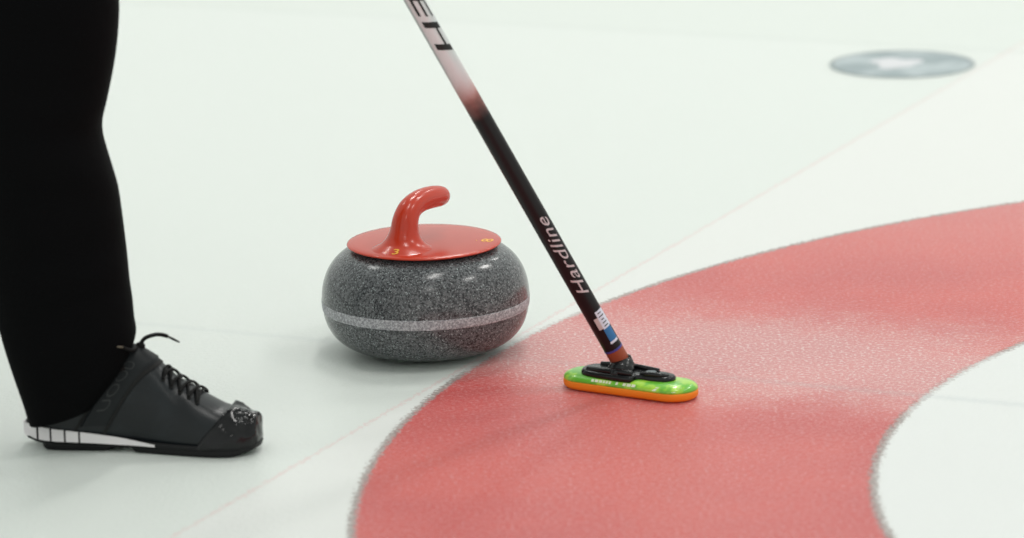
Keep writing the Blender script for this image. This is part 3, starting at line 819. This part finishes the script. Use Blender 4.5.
# face: nose, ears, eyes, mouth on the head; hair
fm = MB(); fm.add(*tube([head + fd * .078 + Vector((0, 0, .022)), head + fd * .094 + Vector((0, 0, -.004)), head + fd * .080 + Vector((0, 0, -.016))], [.006, .011, .007], 12)); fm.build('nose', SKIN, body)
for s in (-1, 1): fm = MB(); fm.add(*tube([head + fs_ * s * .074 + Vector((0, 0, .018)), head + fs_ * s * .084 + Vector((0, 0, .004)) - fd * .006, head + fs_ * s * .074 + Vector((0, 0, -.020))], [.006, .013, .006], 12)); fm.build('ear', SKIN, body)
EYEM = mat('eye', (.7, .7, .7), .2); LIP = mat('lip', (.40, .14, .12), .5); HAIR = mat('hair', (.05, .03, .02), .7)
for s in (-1, 1):
    o = MB(); c = head + fd * .070 + fs_ * s * .030 + Vector((0, 0, .018)); o.add(*[*tube([c - fd * .008, c, c + fd * .006, c + fd * .009], [.010, .012, .008, .002], 14)]); o.build('eye', EYEM, body)
mb = MB(); c = head + fd * .076 + Vector((0, 0, -.042)); mb.add(*tube([c - fs_ * .022 - fd * .006, c, c + fs_ * .022 - fd * .006], [.003, .006, .003], 10)); mb.build('mouth', LIP, body)
v, f = [], []
for i in range(13):
    ph = PI / 2 * (1 - i / 12 * 1.45)
    for k in range(28):
        a = 2 * PI * k / 28; front = math.cos(a)
        p2 = max(ph, .35) if front > .3 else ph
        v.append(head + Vector((0, 0, .012)) + fd * (math.cos(a) * math.cos(p2) * .096 - .010) + fs_ * math.sin(a) * math.cos(p2) * .090 + Vector((0, 0, math.sin(p2) * .118)))
for i in range(12):
    for k in range(28): k2 = (k + 1) % 28; f.append((i * 28 + k, i * 28 + k2, (i + 1) * 28 + k2, (i + 1) * 28 + k))
mesh_obj('hair', v, f, HAIR, person)
jn = [(pel + Vector((0, 0, .0)), (.19, .18)), (lerp(pel, chest, .5), (.175, .165)), (chest, (.18, .165)), (chest + Vector((.02, 0, .12)), (.11, .11)), (neck + Vector((-.005, 0, -.005)), .070),
      (shR, .085), (lerp(shR, elR, .5), .068), (elR, .060), (lerp(elR, wr1, .9), .040), (shL, .085), (lerp(shL, elL, .5), .068), (elL, .060), (lerp(elL, wr2, .9), .040)]
skinned('jacket', jn, [(0, 1), (1, 2), (2, 3), (3, 4), (2, 5), (5, 6), (6, 7), (7, 8), (2, 9), (9, 10), (10, 11), (11, 12)], JACK, person)

# ------------------------------------------------------------------ light
w = bpy.data.worlds.new('arena'); sc.world = w; w.use_nodes = True
wt = w.node_tree; bg = wt.nodes['Background']; tc = wt.nodes.new('ShaderNodeTexCoord'); sp_ = wt.nodes.new('ShaderNodeSeparateXYZ')
wt.links.new(tc.outputs['Generated'], sp_.inputs[0]); rmp = wt.nodes.new('ShaderNodeValToRGB'); wt.links.new(sp_.outputs['Z'], rmp.inputs[0])
els = rmp.color_ramp.elements; els[0].position = 0; els[0].color = (.80, .84, .80, 1); els[1].position = 1; els[1].color = (.52, .56, .53, 1)
e2 = els.new(.35); e2.color = (.70, .74, .70, 1)
wt.links.new(rmp.outputs[0], bg.inputs['Color']); bg.inputs['Strength'].default_value = 0.80
def lamp(x, y, z, sx, sy, power, rz=0):
    l = bpy.data.lights.new('ceiling_lamp', 'AREA'); l.shape = 'RECTANGLE'; l.size = sx; l.size_y = sy; l.energy = power; l.color = (1, .985, .95)
    o = bpy.data.objects.new('ceiling_lamp', l); COL.objects.link(o); o.location = (x, y, z); o.rotation_euler = (0, 0, rz); return o
for x, y, pw in ((.8, 4, 65), (5.8, 4, 80), (.8, 9.5, 120), (5.8, 9.5, 110), (.8, 15, 70), (5.8, 15, 60), (-4.2, 9.5, 50), (.8, -2, 40)):
    lamp(x, y, 7.5, .7, 1.8, pw, R_(-25))
vs = sc.view_settings; vs.view_transform = 'Standard'; vs.look = 'None'; vs.gamma = 1; vs.use_curve_mapping = False; vs.exposure = 0.35
